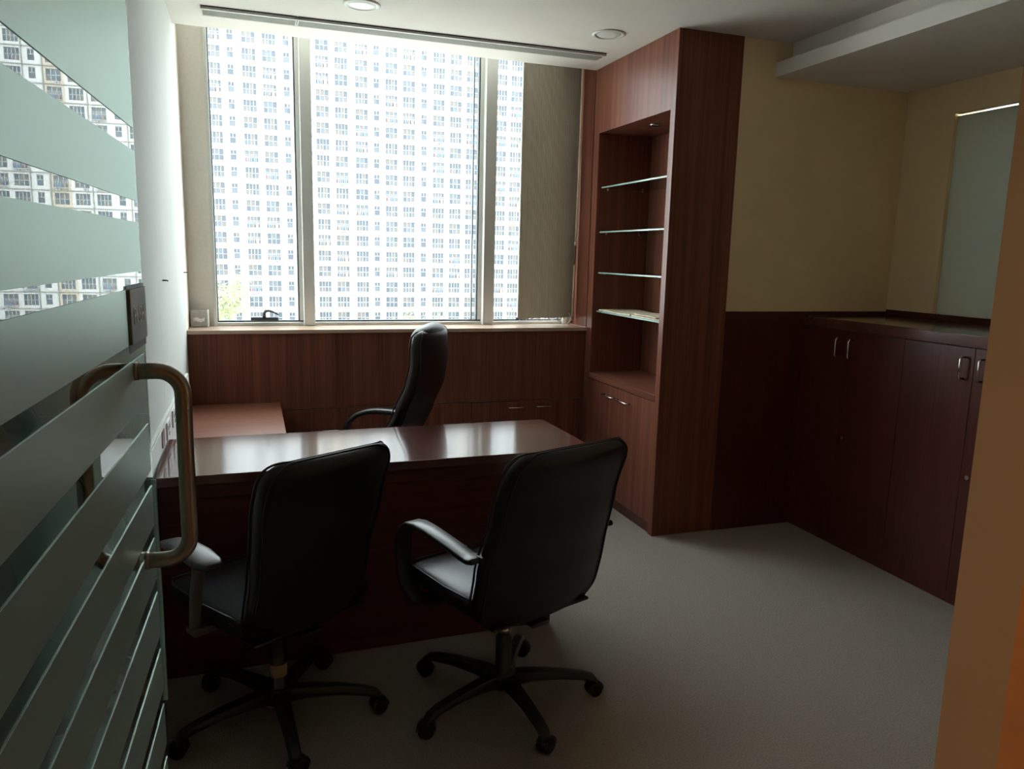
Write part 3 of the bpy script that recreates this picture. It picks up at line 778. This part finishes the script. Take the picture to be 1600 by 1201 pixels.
def executive_chair(label, loc, rz, base_rot):
    ch = thing('executive_chair', label, 'chair', loc, rz)
    prof = [(0.40, -0.165), (0.50, -0.190), (0.62, -0.222), (0.76, -0.285), (0.90, -0.345), (1.00, -0.362), (1.20, -0.362)]
    width = [(0.40, 0.225), (0.60, 0.245), (0.85, 0.250), (1.2, 0.235)]
    thick = [(0.40, 0.030), (0.60, 0.050), (0.85, 0.046), (1.05, 0.040), (1.2, 0.036)]
    st, rg = back_rings(prof, width, thick, 0.070, 0.09, 0.020, 0.40, 1.160)
    b = MB().rings(rg).build('backrest', M['black'], ch, True)
    piping(st, 0.020, 1, b, 'arm'); piping(st, 0.020, -1, b, 'arm')
    # rolled headrest pillow over the top edge
    rgs = []
    for k in range(13):
        t = -1+2*k/12; x = 0.205*t
        sc = math.sqrt(max(0.06, 1-abs(t)**5))
        cz_, cy_ = 1.122+0.022*(1-t*t), -0.348+0.014*t*t
        rgs.append([(x, cy_+0.046*sc*math.cos(a), cz_+0.042*sc*math.sin(a)) for a in [2*PI*q/18 for q in range(18)]])
    hr = MB().rings(rgs).build('headrest', M['black'], ch, True)
    ss = []
    for y, a, bb, z in ((0.275, 0.150, 0.012, 0.455), (0.268, 0.205, 0.030, 0.458), (0.25, 0.235, 0.044, 0.465), (0.20, 0.252, 0.054, 0.474), (0.08, 0.260, 0.056, 0.476), (-0.06, 0.258, 0.054, 0.470), (-0.15, 0.245, 0.048, 0.466), (-0.20, 0.21, 0.030, 0.464)):
        ss.append(((0, y, z), (1, 0, 0), (0, 0, 1), a, bb))
    MB().rings(loft(ss, 32, 3.4, 0.012)).build('seat', M['black'], ch, True)
    MB().box(-0.21, 0.21, -0.20, 0.20, 0.410, 0.424).build('seat_pan', M['black_p'], ch, True, bevel=0.004)
    MB().box(-0.08, 0.08, -0.12, 0.12, 0.355, 0.410).build('tilt_mechanism', M['black_p'], ch, True, bevel=0.012)
    for sx in (-1, 1):
        path = [(y, z-0.10*min(1, max(0, (z-0.42)/0.2))) for y, z in ((-0.215, 0.732), (-0.19, 0.738), (-0.12, 0.752), (-0.04, 0.764), (0.04, 0.766), (0.10, 0.758), (0.16, 0.735), (0.205, 0.695), (0.232, 0.64), (0.235, 0.57), (0.215, 0.50), (0.17, 0.45), (0.12, 0.425))]
        MB().sweep_x(path, sx*0.282, 0.058, 0.026).build('armrest', M['arm'], ch, True)
    chair_base(ch, base_rot-rz, 0.43)
    return ch
executive_chair('black high-back executive chair turned sideways behind the desk', (0.870, 3.830, 0), math.radians(60), 0.4)

# ------------------------------------------------------------------ outside: apartment block
YF = 144.0; PZ = 2.79; Z0 = 14.72
GZ = -17.0
cols0 = [(-4.35,'B'),(-1.65,'n'),(1.30,'B'),(4.61,'B'),(7.43,'n'),(10.29,'B'),(13.4,'B'),(16.68,'B'),(20.24,'B'),(22.92,'n'),(25.63,'B'),(28.85,'B'),(31.64,'n'),(34.45,'B'),(37.68,'B'),(40.83,'B'),(43.89,'n'),(46.6,'B'),(49.6,'B')]
PER = 57.0
cols = [(x+k*PER, t) for k in (-1, 0, 1) for x, t in cols0 if -45 < x+k*PER < 92]
cols.sort()
rowsz = [Z0+PZ*k for k in range(-11, 17)]
bd = thing('apartment_building', 'tall pale apartment block filling the view outside the window', 'building', (22, YF, GZ))
XA, XB = -48.0, 95.0
ztop = rowsz[-1]+2.2
wmb = MB()
wmb.box(XA, XB, YF+0.30, YF+9, GZ, ztop, 0)
edges = [XA]+[(a[0]+b[0])/2 for a, b in zip(cols[:-1], cols[1:])]+[XB]
def zone(x):
    u = (x+6.0) % PER
    return 1 if (19 < u < 24.2 or 45.0 < u < 48.2) else 0
# spandrel bands
for k in range(len(rowsz)+1):
    z0 = GZ if k == 0 else rowsz[k-1]+0.95
    z1 = ztop if k == len(rowsz) else rowsz[k]-0.95
    for i in range(len(cols)):
        wmb.box(edges[i], edges[i+1], YF, YF+0.3, z0, z1, zone(cols[i][0]))
# piers between the windows
for i, (x, t) in enumerate(cols):
    hw = 1.10 if t == 'B' else 0.50
    wmb.box(edges[i], x-hw, YF+0.004, YF+0.3, GZ, ztop, zone(x)); wmb.box(x+hw, edges[i+1], YF+0.004, YF+0.3, GZ, ztop, zone(x))
    if t == 'n':
        for zc in rowsz:
            wmb.box(x-hw, x+hw, YF+0.004, YF+0.3, zc-0.95, zc-0.78, 0)
wmb.build('wall', [M['fwhite'], M['fcream']], bd)
lmb = MB()
for z in rowsz:
    lmb.box(XA, XB, YF-0.16, YF, z-1.52, z-1.40)
for i, (x, t) in enumerate(cols):
    if t == 'n' or i % 3 == 0:
        lmb.box(edges[i]-0.07, edges[i]+0.07, YF-0.14, YF, GZ, ztop)
tag(lmb.build('ledges_and_pipes', M['fgrey'], bd), None, None, None, 'stuff')
def win_mesh(kind, var):
    r = random.Random(var*11+(5 if kind == 'n' else 0)); mb = MB()
    hw, hh = (1.10, 0.95) if kind == 'B' else (0.50, 0.86)
    nxp, nyp = (3 if var % 3 else 4, 2) if kind == 'B' else (2, 1)
    b = 0.075
    bars_v = [-hw+2*hw*k/nxp for k in range(nxp+1)]
    if kind == 'B':
        bars_h = [-hh, -0.05, hh]
        for x in bars_v: mb.box(x-b/2, x+b/2, 0.10, 0.22, -hh, hh, 0)
        for z in bars_h: mb.box(-hw, hw, 0.10, 0.22, z-b/2, z+b/2, 0)
    else:
        bars_h = [-hh, 0.15, hh]
        for x in (-hw, hw): mb.box(x-b/2, x+b/2, 0.10, 0.22, -hh, hh, 0)
        mb.box(-b/2, b/2, 0.10, 0.22, 0.15, hh, 0)
        for z in bars_h: mb.box(-hw, hw, 0.10, 0.22, z-b/2, z+b/2, 0)
    for i in range(nxp):
        for j in range(2):
            x0, x1 = bars_v[i], bars_v[i+1]; z0, z1 = bars_h[j], bars_h[j+1]
            m = r.choice([1, 1, 1, 1, 2, 2, 3]) if var < 5 else r.choice([2, 2, 3, 3, 1])
            mb.add([(x0, 0.20, z0), (x1, 0.20, z0), (x1, 0.20, z1), (x0, 0.20, z1)], [(0, 1, 2, 3)], m)
    if kind == 'B' and var in (2, 4, 5):      # air-conditioner on the sill
        sx = 0.45 if var != 4 else -0.5
        mb.box(sx-0.36, sx+0.36, -0.32, 0.02, -hh-0.52, -hh-0.02, 4)
        mb.lathe([(0.19, -0.33), (0.19, -0.325)], (sx-0.06, 0, -hh-0.27), 10, 5, axis='y')
    if kind == 'B' and var in (5, 6):         # box grille with washing
        for k in range(7): mb.box(-hw+2*hw*k/6-0.015, -hw+2*hw*k/6+0.015, -0.42, -0.39, -hh-0.1, hh*0.2, 0)
        for z in (-hh-0.1, -hh*0.3, hh*0.2): mb.box(-hw, hw, -0.42, -0.39, z-0.02, z+0.02, 0)
        mb.box(-hw, hw, -0.42, 0.05, -hh-0.16, -hh-0.1, 0)
        for k in range(3):
            cx_ = -0.7+0.62*k
            mb.box(cx_-0.2, cx_+0.2, -0.36, -0.34, -hh+0.05, -hh+0.05+0.5+0.2*r.random(), r.choice([0, 3, 6, 7]))
    return mb
WMATS = [M['fframe'], M['fpane_a'], M['fpane_b'], M['fpane_c'], M['fac'], M['fac_d'], M['cloth_r'], M['cloth_b']]
variants = {}
for kd in 'Bn':
    for vr in range(7):
        variants[(kd, vr)] = win_mesh(kd, vr)
meshes = {}
allw = []
for (x, t) in cols:
    for z in rowsz:
        inview = (-6.5 < x < 51.5) and (-11.5 < z < 38.5)
        allw.append((0 if inview else 1, abs(x-22)+abs(z-14), x, z, t))
allw.sort()
rest = MB(); rr = random.Random(21)
for k, (iv, dd, x, z, t) in enumerate(allw):
    vr = rr.choice([0, 0, 1, 1, 2, 3, 3, 4, 5, 6] if t == 'B' else [0, 1, 2, 3])
    if k < 300:
        if (t, vr) not in meshes:
            o = variants[(t, vr)].build('window', WMATS, bd)
            meshes[(t, vr)] = o.data
        else:
            o = link('window', meshes[(t, vr)], bd)
        o.location = (x, YF, z)
    else:
        src = variants[(t, vr)]
        b0 = len(rest.v)
        rest.v += [(p[0]+x, p[1]+YF, p[2]+z) for p in src.v]
        rest.f += [tuple(i+b0 for i in f) for f in src.f]; rest.m += src.m; rest.s += src.s
tag(rest.build('further_windows', WMATS, bd), None, None, None, 'stuff')

# trees and ground outside
tag(box(-120, 170, 6.5, 160, GZ-1, GZ).build('ground', M['ground']), 'open ground far below the window', 'ground', None, 'structure')
def tree(loc, h, rad, label, seed, n=2600):
    r = random.Random(seed)
    t = thing('tree', label, 'tree', loc, 0, 'trees outside the window')
    tr = MB().tube([(0, 0, 0), (0.1, 0.05, h*0.3), (-0.05, 0.1, h*0.55), (0.05, 0, h*0.8)], [0.28, 0.22, 0.16, 0.06], 10)
    for k in range(7):
        a = k*2.4; z = h*(0.4+0.06*k)
        tr.tube([(0, 0, z), (math.cos(a)*rad*.35, math.sin(a)*rad*.35, z+h*.1), (math.cos(a)*rad*.7, math.sin(a)*rad*.7, z+h*.16)], [0.09, 0.06, 0.025], 6)
    tr.build('trunk', M['bark'], t, True)
    clumps = [Vector((r.gauss(0, rad*.42), r.gauss(0, rad*.42), h*0.72+r.uniform(-.22, .24)*h*0.8)) for _ in range(26)]
    mb = MB()
    for _ in range(n):
        c = r.choice(clumps); p = c+Vector((r.gauss(0, 1), r.gauss(0, 1), r.gauss(0, .8)))*rad*0.20
        if p.z > h: p.z = h-r.random()*0.4
        s = r.uniform(0.10, 0.20)
        u = Vector((r.gauss(0, 1), r.gauss(0, 1), r.gauss(0, 1))).normalized(); v = u.orthogonal().normalized()
        mb.add([p-u*s, p+v*s*.45, p+u*s, p-v*s*.45], [(0, 1, 2, 3)])
    tag(mb.build('foliage', M['leaf'], t, True), None, None, None, 'stuff')
tree((-2.3, 60, GZ), 17.6, 2.6, 'pale green tree rising at the lower left of the window view', 1, 4200)
tree((14.3, 60, GZ), 14.6, 2.2, 'pale green tree top at the bottom of the middle window bay', 2, 3000)

# ------------------------------------------------------------------ corridor lamp (warm, behind the camera)
cl = thing('corridor_downlight', 'warm round corridor downlight outside the doorway', 'downlight', (-0.55, -0.35, H))
MB().lathe([(0.09, -0.0005), (0.09, -0.005), (0.07, -0.008), (0.065, -0.002)], (-0.55, -0.35, H), 28).build('trim_ring', M['lamp_ring'], cl)
ld = bpy.data.lights.new('corridor_lamp', 'SPOT')
ld.energy = 20; ld.color = (1.0, 0.56, 0.25); ld.spot_size = math.radians(150); ld.spot_blend = 0.6; ld.shadow_soft_size = 0.05
lo = bpy.data.objects.new('lamp', ld); COL.objects.link(lo)
lo.parent = cl; lo.location = (0, 0, -0.03)
